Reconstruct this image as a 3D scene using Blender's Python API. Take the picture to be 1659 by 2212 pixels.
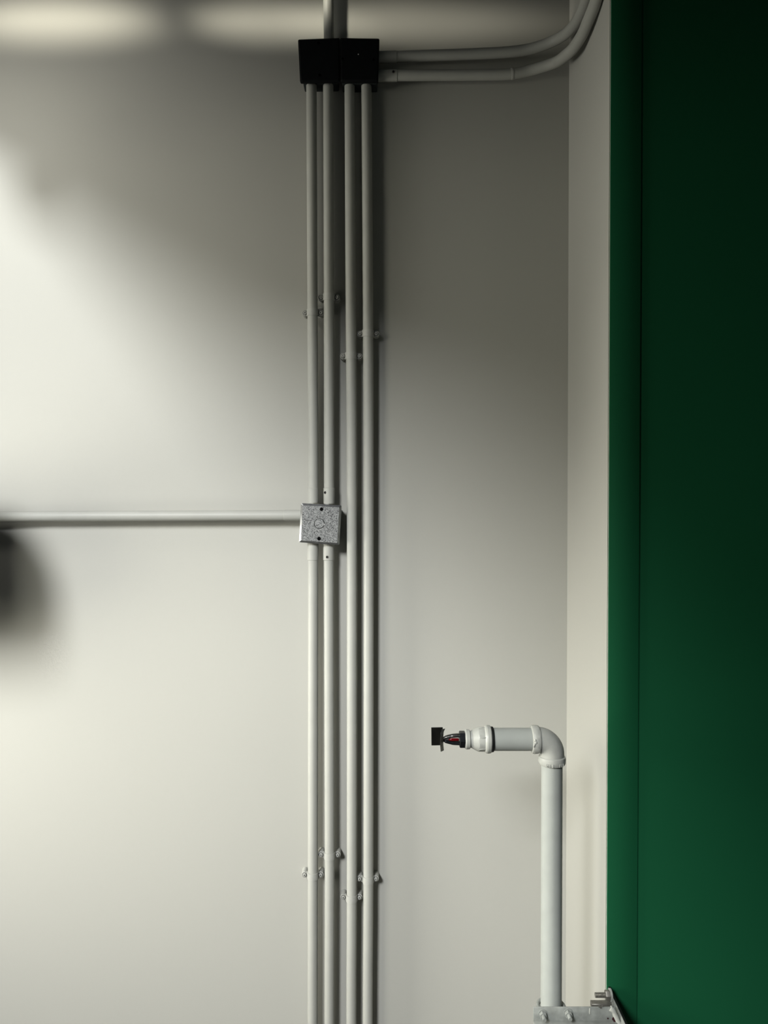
import bpy, bmesh, math, random
from mathutils import Vector, Matrix
random.seed(7)
for o in list(bpy.data.objects):
    bpy.data.objects.remove(o, do_unlink=True)
SC = bpy.context.scene
COL = SC.collection

# ------------------------------------------------------------------ camera
W, H, F = 1659.0, 2212.0, 1661.0          # picture size and focal length in pixels
DIST, ZC, PITCH = 1.94, 1.75, math.radians(0.9)
cam = bpy.data.cameras.new('camera'); camo = bpy.data.objects.new('camera', cam); COL.objects.link(camo)
cam.sensor_fit = 'HORIZONTAL'; cam.sensor_width = 36.0; cam.lens = 36.0 * F / W
cam.clip_start = 0.02
camo.location = (0, -DIST, ZC); camo.rotation_euler = (math.pi / 2 - PITCH, 0, 0)
SC.camera = camo

# ------------------------------------------------------------------ world, exposure
wd = bpy.data.worlds.new('world'); SC.world = wd; wd.use_nodes = True
wd.node_tree.nodes['Background'].inputs[0].default_value = (0.45, 0.85, 0.95, 1)
wd.node_tree.nodes['Background'].inputs[1].default_value = 0.022
vs = SC.view_settings
vs.view_transform = 'Standard'; vs.look = 'None'; vs.gamma = 1.0; vs.use_curve_mapping = False
vs.exposure = 0.0

# ------------------------------------------------------------------ lights
def aim(o, target):
    o.rotation_euler = (Vector(target) - o.location).to_track_quat('-Z', 'Y').to_euler()
def area(name, loc, target, size, power, color, shape='DISK', size_y=None, spread=180):
    l = bpy.data.lights.new(name, 'AREA'); l.shape = shape; l.size = size
    if size_y: l.size_y = size_y
    l.energy = power; l.color = color; l.spread = math.radians(spread)
    o = bpy.data.objects.new(name, l); COL.objects.link(o); o.location = loc; aim(o, target); return o
KEY = Vector((-1.9, -4.0, ZC + 2.1))
area('hall_lamp_light', KEY, (-0.2, 0, ZC - 0.3), 1.2, 446, (0.99, 1.0, 1.02))
FILL = Vector((-2.32, -2.2, ZC + 0.5))
area('window_light', FILL, (-0.1, 0, ZC - 0.85), 0.9, 12.0, (1.0, 0.96, 0.82), 'RECTANGLE', 1.1, spread=80)  # added fill from the left, its source unseen
area('side_window_light', (-2.32, -0.62, ZC - 0.35), (0.3, -0.2, ZC - 0.65), 0.55, 25.5, (1.0, 0.97, 0.88), 'RECTANGLE', 0.9, spread=90)  # second added fill, brightens the recess side and lower left

# ------------------------------------------------------------------ helpers
def ray(px, py):
    c, s = math.cos(PITCH), math.sin(PITCH)
    x, u = (px - W / 2) / F, -(py - H / 2) / F
    return Vector((x, c + u * s, -s + u * c))
def P(px, py, d):
    """point on the plane d metres in front of the back wall that the photo shows at that pixel"""
    r = ray(px, py)
    return Vector((0, -DIST, ZC)) + r * ((DIST - d) / r.y)
def S(d):
    return (DIST - d) / F

def link(name, me, mats, parent=None, root=None):
    o = bpy.data.objects.new(name, me); COL.objects.link(o)
    for m in (mats if isinstance(mats, (list, tuple)) else [mats]):
        me.materials.append(m)
    if parent: o.parent = parent
    return o
def thing(name, label, cat, loc=(0, 0, 0), group=None):
    o = bpy.data.objects.new(name, None); COL.objects.link(o); o.location = loc
    o.empty_display_size = 0.03
    o['label'] = label; o['category'] = cat
    if group: o['group'] = group
    return o
def rootof(o):
    while o.parent: o = o.parent
    return o
def part(name, bm, mat, parent=None, kind=None, label=None, angle=38):
    """bm is in world coordinates; links it as one mesh object"""
    bmesh.ops.recalc_face_normals(bm, faces=bm.faces[:])
    if parent:
        bmesh.ops.translate(bm, verts=bm.verts[:], vec=-rootof(parent).location)
    for f in bm.faces: f.smooth = True
    for e in bm.edges:
        if len(e.link_faces) == 2 and e.calc_face_angle(0) > math.radians(angle): e.smooth = False
    me = bpy.data.meshes.new(name); bm.to_mesh(me); bm.free()
    o = link(name, me, mat, parent)
    if kind: o['kind'] = kind
    if label: o['label'] = label
    return o
def catmull(pts, n=10):
    pts = [Vector(p) for p in pts]
    out = []
    q = [2 * pts[0] - pts[1]] + pts + [2 * pts[-1] - pts[-2]]
    for i in range(1, len(q) - 2):
        a, b, c, d = q[i - 1], q[i], q[i + 1], q[i + 2]
        for k in range(n):
            t = k / n
            out.append(0.5 * ((2 * b) + (c - a) * t + (2 * a - 5 * b + 4 * c - d) * t * t + (3 * b - a - 3 * c + d) * t ** 3))
    out.append(pts[-1]); return out
def tube(bm, pts, r, seg=28, cap=True):
    pts = [Vector(p) for p in pts]
    rs = r if isinstance(r, (list, tuple)) else [r] * len(pts)
    t0 = (pts[1] - pts[0]).normalized()
    nrm = t0.orthogonal().normalized()
    rings = []
    for i, p in enumerate(pts):
        t = (pts[min(i + 1, len(pts) - 1)] - pts[max(i - 1, 0)]).normalized()
        nrm = (nrm - t * nrm.dot(t)).normalized(); b = t.cross(nrm)
        rings.append([bm.verts.new(p + (nrm * math.cos(2 * math.pi * k / seg) + b * math.sin(2 * math.pi * k / seg)) * rs[i]) for k in range(seg)])
    for a, c in zip(rings, rings[1:]):
        for k in range(seg):
            bm.faces.new((a[k], a[(k + 1) % seg], c[(k + 1) % seg], c[k]))
    if cap:
        bm.faces.new(rings[0][::-1]); bm.faces.new(rings[-1])
    return bm
def lathe(bm, o, axis, prof, seg=32, wob=0.0, phase=0.0):
    """prof: list of (distance along axis, radius)"""
    o = Vector(o); axis = Vector(axis).normalized(); u = axis.orthogonal().normalized(); v = axis.cross(u)
    rings = []
    for h, r in prof:
        ring = []
        for k in range(seg):
            a = 2 * math.pi * k / seg + phase
            rr = r * (1 + wob * (random.random() - 0.5)) if wob else r
            ring.append(bm.verts.new(o + axis * h + (u * math.cos(a) + v * math.sin(a)) * rr))
        rings.append(ring)
    for a, c in zip(rings, rings[1:]):
        for k in range(seg): bm.faces.new((a[k], a[(k + 1) % seg], c[(k + 1) % seg], c[k]))
    bm.faces.new(rings[0][::-1]); bm.faces.new(rings[-1])
    return bm
def box(bm, lo, hi, bev=0.0, seg=2, rot=None, pivot=None):
    lo, hi = Vector(lo), Vector(hi)
    r = bmesh.ops.create_cube(bm, size=1.0); vs_ = r['verts']
    c, s = (lo + hi) / 2, hi - lo
    for v in vs_: v.co = Vector((v.co.x * s.x, v.co.y * s.y, v.co.z * s.z)) + c
    if bev:
        es = list({e for v in vs_ for e in v.link_edges})
        n = bmesh.ops.bevel(bm, geom=es, offset=bev, segments=seg, profile=0.5, affect='EDGES')
        vs_ = list({v for f in n['faces'] for v in f.verts} | {v for v in vs_ if v.is_valid})
        vs_ = [v for v in vs_ if v.is_valid]
    if rot is not None:
        bmesh.ops.rotate(bm, verts=vs_, cent=pivot if pivot is not None else c, matrix=Matrix.Rotation(rot, 3, 'Y'))
    return bm
def hexa(bm, o, axis, r, h, bev=0.15):
    return lathe(bm, o, axis, [(0, r), (h * (1 - bev), r), (h, r * 0.9)], seg=6)
def cut(o, cutters):
    """boolean-subtract closed bmeshes (in the object's own coordinates) from a mesh object; cutters are in world coordinates"""
    for i, bm in enumerate(cutters):
        me = bpy.data.meshes.new('cutter'); bmesh.ops.recalc_face_normals(bm, faces=bm.faces[:]); bm.to_mesh(me); bm.free()
        c = bpy.data.objects.new('cutter', me); COL.objects.link(c)
        m = o.modifiers.new('cut', 'BOOLEAN'); m.operation = 'DIFFERENCE'; m.object = c; m.solver = 'EXACT'
        bpy.context.view_layer.update()
        ev = o.evaluated_get(bpy.context.evaluated_depsgraph_get())
        nm = bpy.data.meshes.new_from_object(ev)
        o.modifiers.clear(); old = o.data; o.data = nm; nm.name = old.name
        bpy.data.objects.remove(c, do_unlink=True); bpy.data.meshes.remove(me)

# ------------------------------------------------------------------ materials
ALB = 0.40                                                 # overall reflectance of the painted hall
def mat(name, col, rough=0.5, metal=0.0, spec=0.5, var=0.06, vscale=6.0, bump=0.0, bscale=300.0, detail=4.0, col2=None, v2=None):
    col = tuple(c * ALB for c in col); spec *= ALB
    m = bpy.data.materials.new(name); m.use_nodes = True; nt = m.node_tree; n = nt.nodes; b = n['Principled BSDF']
    b.inputs['Roughness'].default_value = rough; b.inputs['Metallic'].default_value = metal
    b.inputs['Specular IOR Level'].default_value = spec
    tc = n.new('ShaderNodeTexCoord'); nz = n.new('ShaderNodeTexNoise'); nz.inputs['Scale'].default_value = vscale; nz.inputs['Detail'].default_value = detail
    nt.links.new(tc.outputs['Object'], nz.inputs['Vector'])
    rp = n.new('ShaderNodeValToRGB'); rp.color_ramp.elements[0].position = 0.3; rp.color_ramp.elements[1].position = 0.7
    c2 = col2 or tuple(min(1, c * (1 + var)) for c in col); c1 = tuple(c * (1 - var) for c in col)
    rp.color_ramp.elements[0].color = (*c1, 1); rp.color_ramp.elements[1].color = (*c2, 1)
    nt.links.new(nz.outputs['Fac'], rp.inputs['Fac']); nt.links.new(rp.outputs['Color'], b.inputs['Base Color'])
    if bump:
        n2 = n.new('ShaderNodeTexNoise'); n2.inputs['Scale'].default_value = bscale; n2.inputs['Detail'].default_value = 3
        nt.links.new(tc.outputs['Object'], n2.inputs['Vector'])
        bp = n.new('ShaderNodeBump'); bp.inputs['Strength'].default_value = bump; bp.inputs['Distance'].default_value = 0.001
        nt.links.new(n2.outputs['Fac'], bp.inputs['Height']); nt.links.new(bp.outputs['Normal'], b.inputs['Normal'])
    return m
def galv_mat():
    m = bpy.data.materials.new('galvanised_spangle'); m.use_nodes = True; nt = m.node_tree; n = nt.nodes; b = n['Principled BSDF']
    tc = n.new('ShaderNodeTexCoord')
    wn = n.new('ShaderNodeTexNoise'); wn.inputs['Scale'].default_value = 160; wn.inputs['Detail'].default_value = 2
    mx = n.new('ShaderNodeMix'); mx.data_type = 'VECTOR'; mx.inputs['Factor'].default_value = 0.012
    nt.links.new(tc.outputs['Object'], wn.inputs['Vector']); nt.links.new(tc.outputs['Object'], mx.inputs['A']); nt.links.new(wn.outputs['Color'], mx.inputs['B'])
    vo = n.new('ShaderNodeTexVoronoi'); vo.inputs['Scale'].default_value = 640
    nt.links.new(mx.outputs['Result'], vo.inputs['Vector'])
    nz = n.new('ShaderNodeTexNoise'); nz.inputs['Scale'].default_value = 420; nz.inputs['Detail'].default_value = 3
    nt.links.new(tc.outputs['Object'], nz.inputs['Vector'])
    bw = n.new('ShaderNodeRGBToBW'); nt.links.new(vo.outputs['Color'], bw.inputs['Color'])
    ad = n.new('ShaderNodeMath'); ad.operation = 'MULTIPLY_ADD'; ad.inputs[1].default_value = 0.42; nt.links.new(bw.outputs['Val'], ad.inputs[0])
    sc = n.new('ShaderNodeMath'); sc.operation = 'MULTIPLY'; sc.inputs[1].default_value = 0.62; nt.links.new(nz.outputs['Fac'], sc.inputs[0]); nt.links.new(sc.outputs[0], ad.inputs[2])
    rp = n.new('ShaderNodeValToRGB')
    for p, c in ((0.36, 0.07),):
        rp.color_ramp.elements[0].position = p; rp.color_ramp.elements[0].color = (c * ALB, c * 1.03 * ALB, c * 1.02 * ALB, 1)
    rp.color_ramp.elements[1].position = 0.68; rp.color_ramp.elements[1].color = (0.62 * ALB, 0.64 * ALB, 0.62 * ALB, 1)
    e = rp.color_ramp.elements.new(0.5); e.color = (0.36 * ALB, 0.375 * ALB, 0.37 * ALB, 1)
    nt.links.new(ad.outputs[0], rp.inputs['Fac']); nt.links.new(rp.outputs['Color'], b.inputs['Base Color'])
    b.inputs['Metallic'].default_value = 0.15; b.inputs['Roughness'].default_value = 0.42
    return m
M_WALL = mat('cream_wall_paint', (0.80, 0.80, 0.725), 0.75, spec=0.25, var=0.012, vscale=1.7, bump=0.10, bscale=420)
M_COND = mat('conduit_paint', (0.72, 0.73, 0.665), 0.42, spec=0.4, var=0.03, vscale=22, bump=0.05, bscale=180)
M_CLIP = mat('clip_paint', (0.74, 0.75, 0.69), 0.4, spec=0.45, var=0.06, vscale=90, bump=0.1, bscale=400)
M_GREEN = mat('dark_green_wall_paint', (0.013, 0.165, 0.066), 0.62, spec=0.25, var=0.05, vscale=1.3, bump=0.12, bscale=380)
M_BLACK = mat('black_box_paint', (0.010, 0.012, 0.013), 0.6, spec=0.2, var=0.15, vscale=60, bump=0.05)  # near-black base colour for the upper pair's covers
M_BODY = mat('grey_box_body', (0.05, 0.06, 0.06), 0.6, spec=0.3, var=0.1, vscale=40)
M_HOLE = mat('dark_recess', (0.006, 0.006, 0.006), 0.8, spec=0.1)
M_GALV = galv_mat()
M_GEDGE = mat('galvanised_edge', (0.85, 0.88, 0.88), 0.32, 0.95, var=0.2, vscale=120)
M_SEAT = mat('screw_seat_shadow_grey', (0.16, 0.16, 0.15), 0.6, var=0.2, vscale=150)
M_SCREW = mat('screw_steel', (0.32, 0.31, 0.29), 0.35, 0.7, var=0.15, vscale=200)
M_PIPE = mat('white_pipe_paint', (0.69, 0.73, 0.675), 0.38, spec=0.45, var=0.05, vscale=26, bump=0.12, bscale=120)
M_FIT = mat('white_fitting_paint', (0.77, 0.79, 0.72), 0.36, spec=0.5, var=0.05, vscale=60, bump=0.35, bscale=170)
M_THREAD = mat('thread_sealant', (0.012, 0.014, 0.013), 0.6, var=0.3, vscale=200)  # near-black ring in the gap behind the reducer
M_CHROME = mat('tarnished_chrome', (0.30, 0.30, 0.28), 0.28, 0.9, var=0.35, vscale=160)
M_DCHROME = mat('dark_chrome', (0.035, 0.04, 0.045), 0.3, 0.6, var=0.3, vscale=120)
M_BLADE = mat('dull_chrome_blade', (0.42, 0.43, 0.40), 0.35, 0.6, var=0.5, vscale=220)
M_PLATE = mat('black_deflector', (0.008, 0.008, 0.006), 0.45, 0.3, var=0.5, vscale=90)
M_RED = mat('red_bulb_glass', (0.20, 0.006, 0.010), 0.12, spec=0.6, var=0.05)
M_BRK = mat('worn_white_bracket_paint', (0.50, 0.53, 0.49), 0.45, spec=0.4, var=0.22, vscale=55, bump=0.3, bscale=120, detail=8)
M_STEEL = mat('bare_zinc_steel', (0.36, 0.35, 0.31), 0.4, 0.6, var=0.2, vscale=130)
M_DARK = mat('dark_steel_edge', (0.010, 0.012, 0.011), 0.55, 0.2, var=0.2)
M_RUST = mat('rust_stain', (0.055, 0.012, 0.016), 0.8, var=0.4, vscale=150)
M_CONC = mat('grey_concrete', (0.16, 0.155, 0.145), 0.85, var=0.15, vscale=3, bump=0.2, bscale=60)
M_DARKCEIL = mat('dark_ceiling_paint', (0.06, 0.06, 0.06), 0.9, var=0.1)
M_FELT = mat('charcoal_felt', (0.04, 0.04, 0.042), 0.95, spec=0.1, var=0.15, vscale=80)
M_FRAME = mat('grey_window_frame', (0.18, 0.18, 0.18), 0.5, var=0.05)
M_WHITE = mat('white_fleck', (0.9, 0.9, 0.88), 0.4, var=0.02)  # white for the painted glints on the boxes

# ------------------------------------------------------------------ structure
XR = P(1226, 1080, 0).x                                   # corner of the recess
DP = DIST - XR / ((1313 - W / 2) / F)                     # pier front stands this far out
def slab(name, lo, hi, m, bev=0.0):
    return part(name, box(bmesh.new(), lo, hi, bev), m, kind='structure')
slab('wall_back', (-2.4, 0, 0), (XR + 0.02, 0.2, 4.5), M_WALL)
bm = bmesh.new(); box(bm, (XR, -DP, 0), (3.3, 0.2, 4.5))
es = [e for e in bm.edges if all(abs(v.co.x - XR) < 1e-5 and abs(v.co.y + DP) < 1e-5 for v in e.verts)]
bmesh.ops.bevel(bm, geom=es, offset=0.0016, segments=3, affect='EDGES')
for f in bm.faces: f.material_index = 1 if f.normal.y < -0.75 else 0
wr = part('wall_right', bm, [M_WALL, M_GREEN], kind='structure')
xs = P(1379, 1500, DP).x
bm = bmesh.new(); box(bm, (XR + 0.0017, -DP - 0.003, 0), (xs, -DP + 0.001, 4.5), 0.002, 2)
part('trim_1', bm, M_GREEN, kind='structure')
slab('floor', (-2.4, -6, -0.2), (3.3, 0.2, 0), M_CONC)
slab('ceiling', (-2.4, -6, 4.5), (3.3, 0.2, 4.7), M_DARKCEIL)
# left wall with two added windows, unseen, openings for the fill light
sy0, sy1, sz0, sz1 = -0.92, -0.32, ZC - 0.85, ZC + 0.15
wy0, wy1, wz0, wz1 = -2.75, -1.65, ZC - 0.15, ZC + 1.15
bm = bmesh.new()
box(bm, (-2.4, -6, 0), (-2.2, wy0, 4.5)); box(bm, (-2.4, wy1, 0), (-2.2, sy0, 4.5)); box(bm, (-2.4, sy1, 0), (-2.2, 0, 4.5))
box(bm, (-2.4, sy0, 0), (-2.2, sy1, sz0)); box(bm, (-2.4, sy0, sz1), (-2.2, sy1, 4.5))
box(bm, (-2.4, wy0, 0), (-2.2, wy1, wz0)); box(bm, (-2.4, wy0, wz1), (-2.2, wy1, 4.5))
part('wall_left', bm, M_CONC, kind='structure')
for wn, (y0, y1, z0, z1) in enumerate(((wy0, wy1, wz0, wz1), (sy0, sy1, sz0, sz1)), 1):
    bm = bmesh.new()
    for a, b in (((y0, z0), (y0 + 0.05, z1)), ((y1 - 0.05, z0), (y1, z1)), ((y0, z0), (y1, z0 + 0.05)), ((y0, z1 - 0.05), (y1, z1))):
        box(bm, (-2.27, a[0], a[1]), (-2.22, b[0], b[1]))
    part('window_%d' % wn, bm, M_FRAME, kind='structure')

# ------------------------------------------------------------------ conduits
DC, RC = 0.028, 0.0128        # distance of the conduit axis from the wall, conduit radius
def sleeve(parent, a, b, r=RC * 1.1, screw=None, taper=True):
    """slip-on connector between two points; screw = direction its set screw faces"""
    a, b = Vector(a), Vector(b); ax = b - a; L = ax.length
    prof = [(0, RC * 1.0), (0.0006, r), (L - 0.004, r), (L, r * 0.97)]
    s = part('connector', lathe(bmesh.new(), a, ax, prof, 32), M_COND, parent)
    if screw is not None:
        f, dr = screw; c = a + ax * f; dr = Vector(dr).normalized()
        bm = lathe(bmesh.new(), c + dr * (r - 0.001), dr, [(0, 0.0036), (0.0016, 0.0036), (0.0024, 0.003)], 14)
        sc = part('set_screw', bm, M_SCREW, s)
        bm = lathe(bmesh.new(), c + dr * (r + 0.0006), dr, [(0, 0.0021), (0.0010, 0.0021)], 12)
        part('screw_slot', bm, M_HOLE, s)
    return s
def conduit(px, label, d=DC, base=None, group='conduits on the cream wall'):
    pts = [P(x, y, d) for x, y in px]
    t = thing('conduit', label, 'conduit', min(pts, key=lambda p: p.z), group)
    part('pipe', tube(bmesh.new(), catmull(pts, 8), RC, 30), M_COND, t)
    return t, pts
c1, _ = conduit([(672.6, 178), (673.2, 260), (675, 640), (676.8, 1000), (677, 1086)], 'leftmost of four vertical conduits, its run between the black box and the speckled box')
sleeve(c1, P(677, 1055, DC), P(677, 1086, DC), RC * 1.06)
c2, _ = conduit([(709, 178), (709.2, 260), (710.4, 640), (711, 1000), (711, 1088)], 'second conduit from the left, its run between the black box and the speckled box')
sleeve(c2, P(711, 1054, DC), P(711, 1088, DC), screw=(0.3, (-0.65, -0.75, 0)))
c3, _ = conduit([(755.2, 178), (755.6, 260), (757.6, 640), (760, 1050), (760, 1880), (759, 2130), (758.6, 2500)], 'third vertical conduit from the left, running unbroken down from the black box')
c4, _ = conduit([(791.2, 178), (792, 260), (794.6, 640), (796, 1050), (795.4, 1880), (794, 2130), (793.5, 2500)], 'rightmost of four vertical conduits, running unbroken down from the black box')
c5, _ = conduit([(676, 1168), (676.5, 1240), (676, 1880), (675.6, 2130), (675, 2500)], 'leftmost vertical conduit, its run below the speckled box')
sleeve(c5, P(676.2, 1210, DC), P(676, 1172, DC), RC * 1.08)
c6, _ = conduit([(710, 1168), (710.3, 1240), (712, 1880), (711.4, 2130), (711, 2500)], 'second vertical conduit from the left, its run below the speckled box')
sleeve(c6, P(710, 1210, DC), P(710, 1172, DC), screw=(0.2, (-0.2, -1, 0)))
c7, hp = conduit([(-235, 1116.5), (0, 1115.5), (300, 1114.5), (655, 1113)], 'horizontal conduit crossing the left wall to the speckled box')
sleeve(c7, P(614, 1113.3, DC), P(650, 1113, DC), RC * 1.06)
c8, _ = conduit([(708, -140), (709.5, 0), (711, 110)], 'short vertical conduit entering the top of the black boxes')
# the two conduits that leave the black box to the right and swing out along the side of the recess
def swing(pd, label, cpl=None):
    pts = [P(x, y, d) for x, y, d in pd]
    t = thing('conduit', label, 'conduit', pts[0], 'conduits on the cream wall')
    cm = catmull(pts, 10)
    for p in cm: p.x = min(p.x, XR - RC - 0.0012)
    part('pipe', tube(bmesh.new(), cm, RC, 30), M_COND, t)
    return t
c9 = swing([(812, 124, DC), (858, 122.3, DC), (1000, 117.5, DC), (1092, 113, DC), (1150, 104.7, 0.032), (1200, 86, 0.058), (1232, 64, 0.112), (1255, 30, 0.178), (1267, 0, 0.222), (1285, -50, 0.29), (1330, -170, 0.345)], 'upper of two conduits curving right from the black box into the corner')
sleeve(c9, P(857, 122.4, DC), P(814, 124, DC), RC * 1.08)
c10 = swing([(812, 164, DC), (860, 163, DC), (1000, 162, DC), (1100, 160, DC), (1150, 151, 0.031), (1199, 135, 0.06), (1221, 120, 0.112), (1240, 102, 0.155), (1258, 74, 0.198), (1268, 51, 0.235), (1289, 0, 0.295), (1310, -55, 0.345), (1350, -150, 0.42)], 'lower of two conduits curving right from the black box into the corner')
sleeve(c10, P(858, 163, DC), P(814, 164, DC), RC * 1.08, screw=(0.19, (0, -1, 0.12)))
bm = lathe(bmesh.new(), P(1106, 159.3, DC), P(1112, 158.5, DC) - P(1106, 159.3, DC), [(-0.004, RC), (-0.003, RC * 1.06), (0.003, RC * 1.06), (0.004, RC)], 30)
part('joint_ring', bm, M_COND, c10)

# ------------------------------------------------------------------ pipe clips
def clip(cx, cy, lx, rx, label):
    """saddle clip over a vertical conduit: strap, two stand-off pegs, two screws"""
    DE = 0.024                                            # the ears stand this far off the wall
    c = P(cx, cy, DC); L = P(lx, cy, DE); R = P(rx, cy, DE)
    z = c.z; hw = 0.0085
    t = thing('pipe_clip', label, 'clip', (c.x, 0, z), 'saddle clips holding the conduits')
    # strap: ear, arch over the conduit, ear - swept section of 1.6 mm sheet
    sec = []
    rr = RC + 0.0005
    sec.append((L.x + 0.004, -DE)); sec.append((c.x - rr - 0.0015, -DE))
    for k in range(0, 17):
        a = math.pi - math.pi * k / 16
        sec.append((c.x + rr * math.cos(a), min(-DE, -DC - rr * math.sin(a))))
    sec.append((c.x + rr + 0.0015, -DE)); sec.append((R.x - 0.004, -DE))
    bm = bmesh.new(); th = 0.0008
    up, lo = [], []
    for i, (x, y) in enumerate(sec):
        x0, y0 = sec[max(i - 1, 0)]; x1, y1 = sec[min(i + 1, len(sec) - 1)]
        tx, ty = x1 - x0, y1 - y0; l = math.hypot(tx, ty) or 1; nx, ny = ty / l, -tx / l
        for lst, k in ((lo, 0), (up, th)):
            lst.append([bm.verts.new((x + nx * k, y + ny * k, z + s * hw)) for s in (-1, 1)])
    n = len(sec)
    for i in range(n - 1):
        bm.faces.new((up[i][0], up[i + 1][0], up[i + 1][1], up[i][1]))
        bm.faces.new((lo[i][0], lo[i][1], lo[i + 1][1], lo[i + 1][0]))
        for s in (0, 1): bm.faces.new((up[i][s], lo[i][s], lo[i + 1][s], up[i + 1][s]))
    for i in (0, n - 1): bm.faces.new((up[i][0], up[i][1], lo[i][1], lo[i][0]))
    part('strap', bm, M_CLIP, t)
    for E in (L, R):
        bm = lathe(bmesh.new(), (E.x, 0.0005, z), (0, -1, 0), [(0, 0.0078), (DE - 0.001, 0.0074), (DE + 0.0016, 0.0074), (DE + 0.0022, 0.0068)], 22)
        pg = part('standoff', bm, M_CLIP, t)
        o = (E.x, -DE - 0.0018, z)
        part('screw_seat', lathe(bmesh.new(), o, (0, -1, 0), [(0, 0.0056), (0.0006, 0.0056)], 18), M_SEAT, pg)
        part('screw_head', lathe(bmesh.new(), o, (0, -1, 0), [(0, 0.0045), (0.0022, 0.0044), (0.0032, 0.0036)], 18), M_CLIP, pg)
        bm = lathe(bmesh.new(), (0, 0, 0), (0, -1, 0), [(0, 0.0013), (0.0006, 0.0013)], 12)
        m_ = Matrix.Translation((E.x, -DE - 0.0048, z)) @ Matrix.Rotation(random.uniform(-0.5, 0.5), 4, 'Y') @ Matrix.Diagonal((0.75, 1, 1.5, 1))
        bmesh.ops.transform(bm, matrix=m_, verts=bm.verts[:])
        part('screw_slot', bm, M_HOLE, pg)
    return t
clip(710.4, 642, 693.8, 727.8, 'pipe clip high on the second conduit, topmost of the upper four')
clip(675.2, 675.5, 659.3, 693, 'pipe clip high on the leftmost conduit, above the speckled box')
clip(795, 720.5, 777.7, 812.4, 'pipe clip high on the rightmost of the four conduits')
clip(758.4, 769, 741, 776, 'pipe clip on the third conduit, lowest of the upper four')
clip(712, 1847, 693.7, 729.5, 'pipe clip low on the second conduit, topmost of the lower four')
clip(676, 1890.5, 658, 693, 'pipe clip low on the leftmost conduit, below the speckled box')
clip(795.2, 1899, 777, 812, 'pipe clip low on the rightmost of the four conduits')
clip(759.6, 1939, 741.8, 776.5, 'pipe clip on the third conduit, lowest of the lower four')

# ------------------------------------------------------------------ junction boxes
def rquad(pts, rad, n=4):
    """closed outline of a quad with rounded corners; pts are (x, z) pairs in order"""
    out = []
    for i in range(4):
        p, a, b = Vector(pts[i]), Vector(pts[i - 1]), Vector(pts[(i + 1) % 4])
        p0 = p + (a - p).normalized() * rad; p1 = p + (b - p).normalized() * rad
        for k in range(n + 1):
            t = k / n; out.append((1 - t) ** 2 * p0 + 2 * t * (1 - t) * p + t * t * p1)
    return out
def inset_quad(pts, d):
    c = sum((Vector(p) for p in pts), Vector((0, 0))) / 4
    res = []
    for i in range(4):
        p, a, b = Vector(pts[i]), Vector(pts[i - 1]), Vector(pts[(i + 1) % 4])
        res.append(p + ((a - p).normalized() + (b - p).normalized()) * d)
    return res
def junction(corners, dep, m_cover, m_edge, m_body, label, holes, group, cov=0.009, bev=0.004, inset=0.006):
    """corners: the four px corners of the cover's front outline, clockwise from top left"""
    d = dep
    cs_ = [P(x, y, d) for x, y in corners]; pts = [(p.x, p.z) for p in cs_]
    c = Vector((sum(p[0] for p in pts) / 4, 0, sum(p[1] for p in pts) / 4))
    t = thing('junction_box', label, 'electrical box', c, group)
    def loft(bm, rings):
        vr = [[bm.verts.new((q.x, y, q.y)) for q in ring] for ring, y in rings]
        n = len(vr[0])
        for a, b in zip(vr, vr[1:]):
            for k in range(n): bm.faces.new((a[k], a[(k + 1) % n], b[(k + 1) % n], b[k]))
        bm.faces.new(vr[0]); f = bm.faces.new(vr[-1][::-1]); return f
    bi = inset_quad(pts, inset); bm = bmesh.new()
    loft(bm, [(rquad(bi, 0.003), -0.0004), (rquad(bi, 0.003), -(d - cov - 0.0003))])
    part('box_body', bm, m_body, t)
    bm = bmesh.new()
    loft(bm, [(rquad(pts, 0.004), -(d - cov)), (rquad(pts, 0.004), -(d - bev * 0.7)), (rquad(inset_quad(pts, bev), 0.0028), -d)])
    for f in bm.faces:
        f.normal_update(); f.material_index = 0 if abs(f.normal.y) > 0.95 else 1
    cv = part('cover', bm, [m_cover, m_edge], t, angle=22)
    cs = []
    for hx, hy, hr in holes:
        h = P(hx, hy, d)
        cs.append(lathe(bmesh.new(), h + Vector((0, -0.004, 0)), (0, 1, 0), [(0, hr), (0.0085, hr)], 18))
    cut(cv, cs)
    for hx, hy, hr in holes:
        h = P(hx, hy, d)
        part('hole_bottom', lathe(bmesh.new(), h + Vector((0, 0.0030, 0)), (0, 1, 0), [(0, hr * 1.02), (0.0006, hr * 1.02)], 18), M_HOLE, cv)
    return t, cv, d
jb, jc, jd = junction([(649.8, 1086.8), (737.6, 1091.8), (732.6, 1177.6), (645.6, 1171.6)], 0.056, M_GALV, M_GEDGE, M_GEDGE,
    'speckled galvanised square box where the horizontal conduit meets the two left conduits',
    [(694.4, 1100, 0.0046), (689.3, 1163.6, 0.0046)], 'square electrical boxes', cov=0.012, bev=0.0050)
k = P(690, 1131, jd)
bm = lathe(bmesh.new(), k + Vector((0, 0.0006, 0)), (0, -1, 0), [(0, 0.0128), (0.0006, 0.0128), (0.0009, 0.0124)], 30)
part('knockout_groove', bm, M_DARK, jc)
part('knockout', lathe(bmesh.new(), k + Vector((0, 0.0006, 0)), (-0.05, -1, 0.02), [(0, 0.0117), (0.0012, 0.0117), (0.0020, 0.0108)], 30), M_GALV, jc)
for hx, hy in ((690.6, 1099.6), (688.0, 1158.6)):
    part('cover_screw', lathe(bmesh.new(), P(hx, hy, jd) + Vector((0, 0.0008, 0)), (0, -1, 0), [(-0.002, 0.0019), (0.0006, 0.0019), (0.0009, 0.0012)], 16), M_SCREW, jc)
p = P(700.6, 1133.2, jd)
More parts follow.
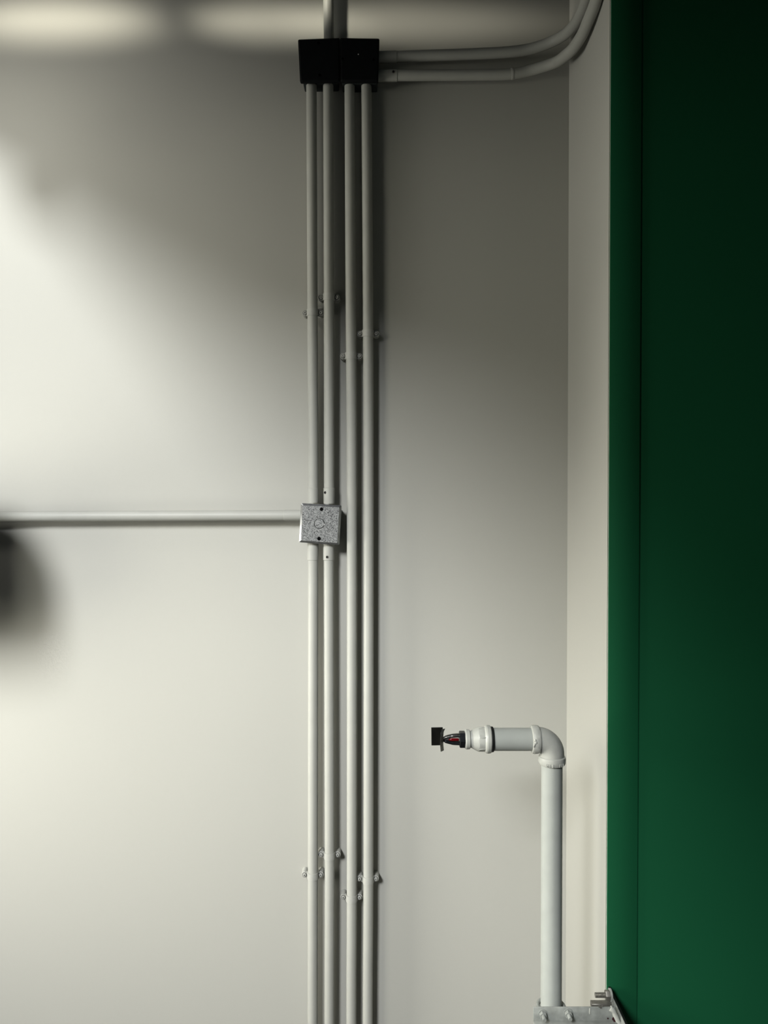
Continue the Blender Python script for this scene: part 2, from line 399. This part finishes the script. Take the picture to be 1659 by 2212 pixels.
part('bent_tab', box(bmesh.new(), (p.x - 0.0011, p.y - 0.0016, p.z - 0.0026), (p.x + 0.0011, p.y + 0.001, p.z + 0.0026), 0.0006, 2, rot=0.3), M_WHITE, jc, label='bright bent lip of the knockout')  # small white block painted as the knockout's highlight
ul, ulc, _ = junction([(643.4, 84), (734.0, 80.6), (734.3, 175.6), (648.0, 176.8)], 0.058, M_BLACK, M_BLACK, M_BODY,
    'left half of the pair of black boxes at the top of the conduits',
    [(688.5, 92.5, 0.0040), (691.5, 162, 0.0040)], 'square electrical boxes', inset=0.006)
ur, urc, _ = junction([(734.7, 80.6), (819.6, 82), (816.8, 175.4), (735.0, 175.6)], 0.057, M_BLACK, M_BLACK, M_BODY,
    'right half of the pair of black boxes, two conduits leaving its side',
    [(740.5, 126.5, 0.0036), (807.5, 128.5, 0.0036)], 'square electrical boxes', inset=0.003)
part('paint_fleck', lathe(bmesh.new(), P(774, 117.3, 0.0571), (0, -1, 0), [(0, 0.0015), (0.0006, 0.0011)], 10), M_WHITE, urc, label='tiny white fleck')  # white dot stands in for light in a tiny hole

# ------------------------------------------------------------------ fire sprinkler on its riser
DS = 0.41; s = S(DS)
AY = 1597.0; AX = 1192.5                                   # arm axis row, riser axis column
ctr = P(AX, AY, DS)
def sx(px): return P(px, AY, DS)
spr = thing('fire_sprinkler', 'white painted sprinkler riser with elbow and a small red bulb sprinkler head', 'sprinkler', P(AX, 2260, DS))
LEFT, DOWN = Vector((-1, 0, 0)), Vector((0, 0, -1))
RP = 22.8 * s
zbot = P(AX, 2420, DS).z
part('riser_pipe', tube(bmesh.new(), [Vector((ctr.x, ctr.y, P(AX, 1640, DS).z)), Vector((ctr.x, ctr.y, zbot))], RP, 40), M_PIPE, spr)
part('nipple', tube(bmesh.new(), [sx(1054), sx(1155)], 24.3 * s, 40), M_PIPE, spr)
# elbow
bm = bmesh.new(); rb = 31 * s; path = [sx(1158)]
cc = Vector((ctr.x - rb, ctr.y, ctr.z - rb))
for k in range(0, 19):
    a = math.pi / 2 * (1 - k / 18); path.append(cc + Vector((math.cos(a) * rb, 0, math.sin(a) * rb)))
path.append(Vector((ctr.x, ctr.y, P(AX, 1638, DS).z)))
tube(bm, path, 26.3 * s, 40)
el = part('elbow', bm, M_FIT, spr, angle=60)
def collar(o, ax, prof, name='collar', parent=None, wob=0.012, mat_=None, ang=24):
    return part(name, lathe(bmesh.new(), o, ax, [(h * s, r * s) for h, r in prof], 40, wob), mat_ or M_FIT, parent, angle=ang)
collar(sx(1164.5), LEFT, [(-1, 26), (0, 28.4), (3, 30), (12, 30.4), (16, 29), (17.5, 25)], parent=el)
collar(P(AX, 1633, DS), DOWN, [(-1, 26), (1, 28.6), (5, 29.6), (13, 29.4), (17, 27.4), (18.5, 23.5)], parent=el)
bm = bmesh.new()
for k, (x, w) in enumerate(((1176, 1.6), (1179, 1.4), (1182.5, 1.4), (1188, 3), (1203, 1.5), (1206.5, 1.5), (1211, 3))):
    p = P(x, 1645.5, DS); dx = p.x - ctr.x; yy = ctr.y - math.sqrt(max((29.4 * s) ** 2 - dx * dx, 1e-8))
    box(bm, (p.x - w * s * 0.5, yy - 0.0008, p.z - 3.4 * s), (p.x + w * s * 0.5, yy + 0.002, p.z + 3.4 * s), 0.0003, 1)
part('cast_mark', bm, M_FIT, el, kind='stuff')
bm = bmesh.new()
for x, y, r in ((1158, 1604, 3.4), (1156.5, 1600, 2.8), (1155, 1608, 2.8), (1153.5, 1612, 2.2)):
    p = P(x, y, DS + 29 * s); bmesh.ops.create_icosphere(bm, subdivisions=2, radius=r * s, matrix=Matrix.Translation(p) @ Matrix.Diagonal((1, 0.7, 1.25, 1)))
part('paint_lump', bm, M_FIT, el)
# reducer
red = collar(sx(1060.5), LEFT, [(0, 25), (1, 28.6), (3, 29.6), (9, 29.8), (12, 28.8), (14, 26.4), (15, 25.8), (27, 25.8), (29, 25.2), (39, 20.4), (42, 18.2), (45.2, 17.8), (46, 19.8), (47, 20.8), (54, 21), (56.4, 19.6), (57, 15)], 'reducer', spr, wob=0.008, ang=16)
p0 = sx(1062.5); part('thread', lathe(bmesh.new(), p0, LEFT, [(-3.2 * s, 24.6 * s), (-2.6 * s, 26.6 * s), (3 * s, 27.4 * s), (3.4 * s, 24 * s)], 40), M_THREAD, red)
for k in range(6):
    a = math.pi / 3 * k + 0.62
    q = sx(1040) + Vector((0, math.cos(a), math.sin(a))) * 25.8 * s
    bm = bmesh.new(); box(bm, (-6.5 * s, -1.2 * s, -1.0 * s), (6.5 * s, 1.2 * s, 1.0 * s), 0.0005, 1)
    for v in bm.verts: v.co = Matrix.Rotation(a, 3, 'X') @ v.co + q
    part('rib', bm, M_FIT, red)
# sprinkler head
hd = part('sprinkler_head', lathe(bmesh.new(), sx(1008), LEFT, [(-4 * s, 13 * s), (0.5 * s, 15.5 * s), (1.0 * s, 19 * s), (3 * s, 18.5 * s), (4 * s, 12 * s), (8 * s, 11.5 * s)], 28), M_DCHROME, spr, label='dark tarnished head')
bm = hexa(bmesh.new(), sx(1003.5), LEFT, 18.4 * s, 11.5 * s, 0.12)
bmesh.ops.rotate(bm, verts=bm.verts[:], cent=sx(1000), matrix=Matrix.Rotation(0.25, 3, 'X'))
part('wrench_boss', bm, M_DCHROME, hd)
for sg in (-1, 1):
    bm = bmesh.new()
    pa = [(993, 8.4), (985, 8.2), (975, 7.2), (966, 5.0), (958, 2.4), (951, 1.4)]
    tube(bm, catmull([sx(x) + Vector((0, 0, sg * h * s)) for x, h in pa], 5), [4.4 * s] * 10 + [4.0 * s] * 8 + [3.2 * s] * 8, 12)
    for v in bm.verts: v.co.y = ctr.y + (v.co.y - ctr.y) * 1.35
    part('frame_arm', bm, M_CHROME if sg > 0 else M_DCHROME, hd)  # upper arm lighter: its highlight is put into the colour
part('glass_bulb', lathe(bmesh.new(), sx(991) + Vector((0, -0.0042, 0.6 * s)), LEFT, [(0, 2.0 * s), (2 * s, 3.2 * s), (16 * s, 3.2 * s), (19 * s, 2.4 * s), (22 * s, 1.2 * s)], 20), M_RED, hd, label='red glass bulb')
part('bulb_seat', lathe(bmesh.new(), sx(973), LEFT, [(0, 3.6 * s), (3 * s, 4.6 * s), (8 * s, 3.4 * s), (20 * s, 3.0 * s), (22 * s, 4.4 * s)], 18), M_CHROME, hd)
# deflector: a flat tongue facing the room and a bent toothed plate across the axis
dft = bmesh.new(); a, b = P(931.8, 1571.2, DS + 0.006), P(956.6, 1610, DS + 0.006)
box(dft, (a.x, a.y - 0.0006, b.z), (b.x, a.y + 0.0006, a.z), 0.0003, 1, rot=math.radians(-0.8))
de = part('deflector', dft, M_PLATE, hd, label='black rectangular deflector plate')
bm = bmesh.new()
prof = [(953.5, 1571.5, 0.010), (950.2, 1578, 0.016), (949.2, 1588, 0.020), (949, 1596, 0.021), (949.4, 1606, 0.020), (950, 1612, 0.019), (950.6, 1618, 0.017)]
L_, R_ = [], []
for x, y, w in prof:
    p = P(x, y, DS)
    L_.append(p + Vector((0, -w, 0))); R_.append(p + Vector((0.0072, -0.0075, 0)))
rows = []
for p, q in zip(L_, R_):
    rows.append([bm.verts.new(p), bm.verts.new((p + q) / 2 + Vector((0.001, 0, 0))), bm.verts.new(q)])
for r0, r1 in zip(rows, rows[1:]):
    for k in range(2): bm.faces.new((r0[k], r0[k + 1], r1[k + 1], r1[k]))
bmesh.ops.solidify(bm, geom=bm.faces[:], thickness=0.0011)
part('deflector_blade', bm, M_BLADE, de)

# ------------------------------------------------------------------ pipe bracket at the bottom right
br = thing('pipe_bracket', 'worn white steel angle bracket bolted beside the riser pipe on the corner', 'bracket', P(1240, 2212, 0.42))
DB = DS + RP + 0.003                                       # front leg stands just in front of the riser
a, b = P(1151.5, 2173.5, DB), P(1328, 2203.5, DB)
bm = bmesh.new()
box(bm, (a.x, -DB - 0.004, b.z), (b.x, -DB, a.z), 0.0012, 2)
ang = part('angle_leg', bm, M_BRK, br)
bm = bmesh.new(); box(bm, (a.x, -DB - 0.045, b.z - 0.004), (b.x + 0.002, -DB + 0.0005, b.z + 0.0005), 0.0016, 2)
part('angle_foot', bm, M_BRK, br)
for i, (x, y) in enumerate(((1172.5, 2190.5), (1227.5, 2188.5))):
    p = P(x, y, DB + 0.004); f = Vector((0, -1, 0))
    part('washer', lathe(bmesh.new(), p, f, [(0, 0.0092), (0.0014, 0.0092)], 22), M_BRK, br)
    n_ = part('nut', hexa(bmesh.new(), p + f * 0.0014, f, 0.0076, 0.0062, 0.2), M_BRK, br)
    part('bolt_end', lathe(bmesh.new(), p + f * 0.006, f, [(0, 0.0042), (0.011, 0.0042), (0.0125, 0.0034)], 18), M_BRK, n_)
# U-bolt round the riser
zc_ = P(1200, 2189.5, DB).z; rr = RP + 0.0048; xm = ctr.x
pts = [Vector((xm - rr, -DB, zc_))] + [Vector((xm - rr * math.cos(math.pi * k / 14), -DS + 0.002 + rr * math.sin(math.pi * k / 14), zc_ - 0.003)) for k in range(15)] + [Vector((xm + rr, -DB, zc_))]
part('u_bolt', tube(bmesh.new(), pts, 0.0042, 14), M_BRK, br)
# arm that comes out of the pier towards the room, with its bolt
q = P(1314, 2134, DP + 0.004); xp = XR + 0.0035
zt = q.z
bm = bmesh.new(); box(bm, (xp, -DP - 0.30, zt - 0.075), (xp + 0.006, -DP + 0.002 - 0.0045, zt), 0.0008, 1)
arm = part('support_arm', bm, M_BRK, br)
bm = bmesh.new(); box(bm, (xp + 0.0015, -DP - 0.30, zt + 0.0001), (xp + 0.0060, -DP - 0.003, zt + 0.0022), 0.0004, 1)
part('arm_edge', bm, M_DARK, br, label='dark bare edge')  # near-black strip along the arm's top edge
bc = P(1309, 2149.5, DP + 0.028)
bx = Vector((xp, bc.y, bc.z))
part('washer', lathe(bmesh.new(), bx, LEFT, [(-0.0002, 0.0125), (0.0022, 0.0125), (0.003, 0.0112)], 24), M_BRK, br)
n_ = part('nut', hexa(bmesh.new(), bx + LEFT * 0.003, LEFT, 0.0098, 0.0095, 0.15), M_STEEL, br, label='bare steel nut')
bm = bmesh.new(); pr = [(0, 0.0052)]
for k in range(14): pr += [(0.0015 * k + 0.002, 0.0052), (0.0015 * k + 0.00275, 0.0046)]
part('threaded_bolt', lathe(bmesh.new(), bx + LEFT * 0.011, LEFT, pr, 18), M_STEEL, n_)
a = P(1277.5, 2166.5, DP + 0.03); b = P(1312, 2171, DP + 0.03)
part('tab', box(bmesh.new(), (a.x, a.y - 0.004, b.z - 0.006), (xp, a.y + 0.010, a.z), 0.0008, 1), M_STEEL, br, label='small grey steel tab')
# torn right end with a dark stain, weld seam
e = P(1325, 2183, DB + 0.004)
wp = catmull([e + Vector(v) for v in ((-0.006, 0.001, 0.004), (0, 0, 0), (0.004, 0.001, -0.009), (0.008, 0, -0.019), (0.013, -0.002, -0.030), (0.018, -0.006, -0.042))], 4)
bm = tube(bmesh.new(), wp, [0.0052 + 0.0003 * math.sin(k * 0.9) for k in range(len(wp))], 12)
part('weld', bm, M_FIT, br, label='thick white paint over the weld')
bm = bmesh.new()
for x, y, r in ((1325, 2201, 3.2), (1328, 2206, 3.6), (1313, 2200, 1.6), (1330, 2211, 3.0)):
    bmesh.ops.create_icosphere(bm, subdivisions=1, radius=r * S(DB), matrix=Matrix.Translation(P(x, y, DB + 0.0055)) @ Matrix.Diagonal((1, 0.3, 1.3, 1)))
part('stain', bm, M_RUST, br, label='dark red stain')
p = P(1274, 2184, DB + 0.004)
part('weld_seam', box(bmesh.new(), (p.x - 0.0013, p.y - 0.0012, p.z - 0.006), (p.x + 0.0013, p.y + 0.001, p.z + 0.006), 0.0008, 2), M_FIT, br)
bm = bmesh.new()
for x, y, r in ((1296, 2174.5, 3.2), (1301, 2173.5, 2.6), (1298, 2177.5, 2.0)):
    bmesh.ops.create_icosphere(bm, subdivisions=1, radius=r * S(DB), matrix=Matrix.Translation(P(x, y, DB + 0.0045)) @ Matrix.Diagonal((1.3, 0.3, 0.8, 1)))
part('chipped_paint', bm, M_STEEL, br, label='grey chip in the paint')

# ------------------------------------------------------------------ things just outside the picture that shape its light
# added unseen felt baffle left of the view: its outline shapes the wall's shade
bt = thing('ceiling_baffle', 'charcoal hanging baffle panel left of the picture', 'baffle', (-1.2, -0.9, ZC + 1.1))
def bpt(d, z): return Vector((-1.217 + 0.335 * d, -d, z))
bm = bmesh.new(); lo_, hi_ = [], []
prof = [(d, ZC + a, ZC + 2.2) for d, a in ((0.06, 1.08), (0.435, 1.02), (0.91, 0.93), (1.275, 0.86), (1.65, 0.89), (1.81, 0.87), (1.95, 0.74), (2.1, 0.64), (2.8, 0.5))]
ring = [bpt(d, a) for d, a, b in prof] + [bpt(d, b) for d, a, b in reversed(prof)]
v0 = [bm.verts.new(p) for p in ring]; v1 = [bm.verts.new(p + Vector((-0.03, 0, 0))) for p in ring]
bm.faces.new(v0); bm.faces.new(v1[::-1])
for i in range(len(ring)): bm.faces.new((v0[i], v0[(i + 1) % len(ring)], v1[(i + 1) % len(ring)], v1[i]))
part('panel', bm, M_FELT, bt)
for d in (0.5, 2.3):
    p = bpt(d, 0); zt_ = ZC + 2.2
    part('hanger_rod', tube(bmesh.new(), [Vector((p.x - 0.015, p.y, zt_ - 0.1)), Vector((p.x - 0.015, p.y, 4.5))], 0.005, 10), M_STEEL, bt)
# an unseen hooded form added at the left end of the horizontal conduit: its shadow is the dark patch on the left
hl = thing('wall_fitting', 'hooded wall fitting at the left end of the horizontal conduit, outside the picture', 'wall fitting', (-1.2, 0, ZC))
part('back_box', box(bmesh.new(), (-1.50, -0.17, ZC - 0.38), (-1.20, -0.0005, ZC - 0.03), 0.006), M_BODY, hl)
part('support_arm', tube(bmesh.new(), [(-1.28, -0.15, ZC - 0.06), (-1.26, -0.24, ZC + 0.02), (-1.19, -0.33, ZC + 0.06)], 0.016, 16), M_BODY, hl)
bm = bmesh.new()
lathe(bm, (-1.112, -0.30, ZC + 0.115), (0.05, -0.45, -1), [(0, 0.10), (0.02, 0.13), (0.10, 0.185), (0.20, 0.19), (0.28, 0.165)], 40)
part('hood', bm, M_BODY, hl)
# hall lamp housing around the key light
hk = thing('hall_lamp', 'round hanging hall lamp behind the viewer, outside the picture', 'lamp', KEY)
ax = (Vector((-0.2, 0, ZC - 0.3)) - KEY).normalized()
part('lamp_housing', lathe(bmesh.new(), KEY - ax * 0.02, -ax, [(0, 0.43), (0.08, 0.43), (0.22, 0.2), (0.34, 0.1)], 40), M_FRAME, hk)
part('hanger_rod', tube(bmesh.new(), [KEY - ax * 0.3, Vector((KEY.x, KEY.y - 0.25, 4.5))], 0.008, 10), M_STEEL, hk)
# three added unseen spots that make the flat streaks along the wall's top
def streak_spot(px, py, wx, wz, power, dx, d, dz, label):
    tgt = P(px, py, 0); loc = Vector((tgt.x + dx, -d, ZC + dz))
    t = thing('ceiling_spot', label, 'spotlight', loc, 'ceiling spots outside the picture')
    ax = (tgt - loc).normalized()
    part('spot_can', lathe(bmesh.new(), loc - ax * 0.01, -ax, [(0, 0.035), (0.10, 0.035), (0.12, 0.02)], 20), M_DARK, t)
    part('spot_stem', tube(bmesh.new(), [loc - ax * 0.09, Vector((loc.x, loc.y, 4.5))], 0.006, 10), M_DARK, t)
    l = bpy.data.lights.new('ceiling_spot_light', 'SPOT'); l.energy = power; l.color = (1.0, 0.94, 0.80); l.shadow_soft_size = 0.03
    l.spot_blend = 1.0; l.spot_size = math.radians(40)
    o = bpy.data.objects.new('ceiling_spot_light', l); COL.objects.link(o); o.location = loc
    f = (tgt - loc).normalized(); xa = (Vector((1, 0, 0)) - f * f.x).normalized(); za = -f; ya = za.cross(xa)
    o.rotation_euler = Matrix((xa, ya, za)).transposed().to_euler()   # the long axis of the beam lies level on the wall
    dd = (tgt - loc).length; base = math.tan(math.radians(20)) * dd
    o.scale = (wx / base, wz / base, 1)
streak_spot(120, 46, 0.33, 0.042, 76, -0.05, 0.5, 1.8, 'leftmost small black ceiling spot above the top of the wall')
streak_spot(585, 48, 0.25, 0.042, 104, -0.58, 0.8, 1.95, 'middle small black ceiling spot above the black boxes')
streak_spot(880, 50, 0.34, 0.046, 92, -0.88, 0.7, 1.95, 'rightmost small black ceiling spot above the curved conduits')
# an added fill lamp, unseen on the left: it lifts the upper left wall
wl = thing('wall_lamp', 'small black shaded wall lamp left of the picture near the ceiling', 'lamp', (-0.985, -0.50, ZC + 0.92))
WL = Vector((-0.985, -0.50, ZC + 0.92)); wt = Vector((-0.95, 0, ZC + 0.82)); ax = (wt - WL).normalized()
part('lamp_shade', lathe(bmesh.new(), WL - ax * 0.012, -ax, [(0, 0.05), (0.07, 0.035), (0.10, 0.015)], 24), M_DARK, wl)
part('lamp_arm', tube(bmesh.new(), [WL - ax * 0.10, WL + Vector((0.0, -0.12, 0.25)), WL + Vector((0.0, -0.02, 0.62)), WL + Vector((0.0, 0.40, 0.72)), WL + Vector((0, 0.499, 0.72))], 0.007, 10), M_DARK, wl)
l = bpy.data.lights.new('wall_lamp_light', 'SPOT'); l.energy = 10.3; l.color = (1.0, 0.97, 0.90); l.shadow_soft_size = 0.10
l.spot_size = math.radians(150); l.spot_blend = 0.6
o = bpy.data.objects.new('wall_lamp_light', l); COL.objects.link(o); o.location = WL; aim(o, wt)
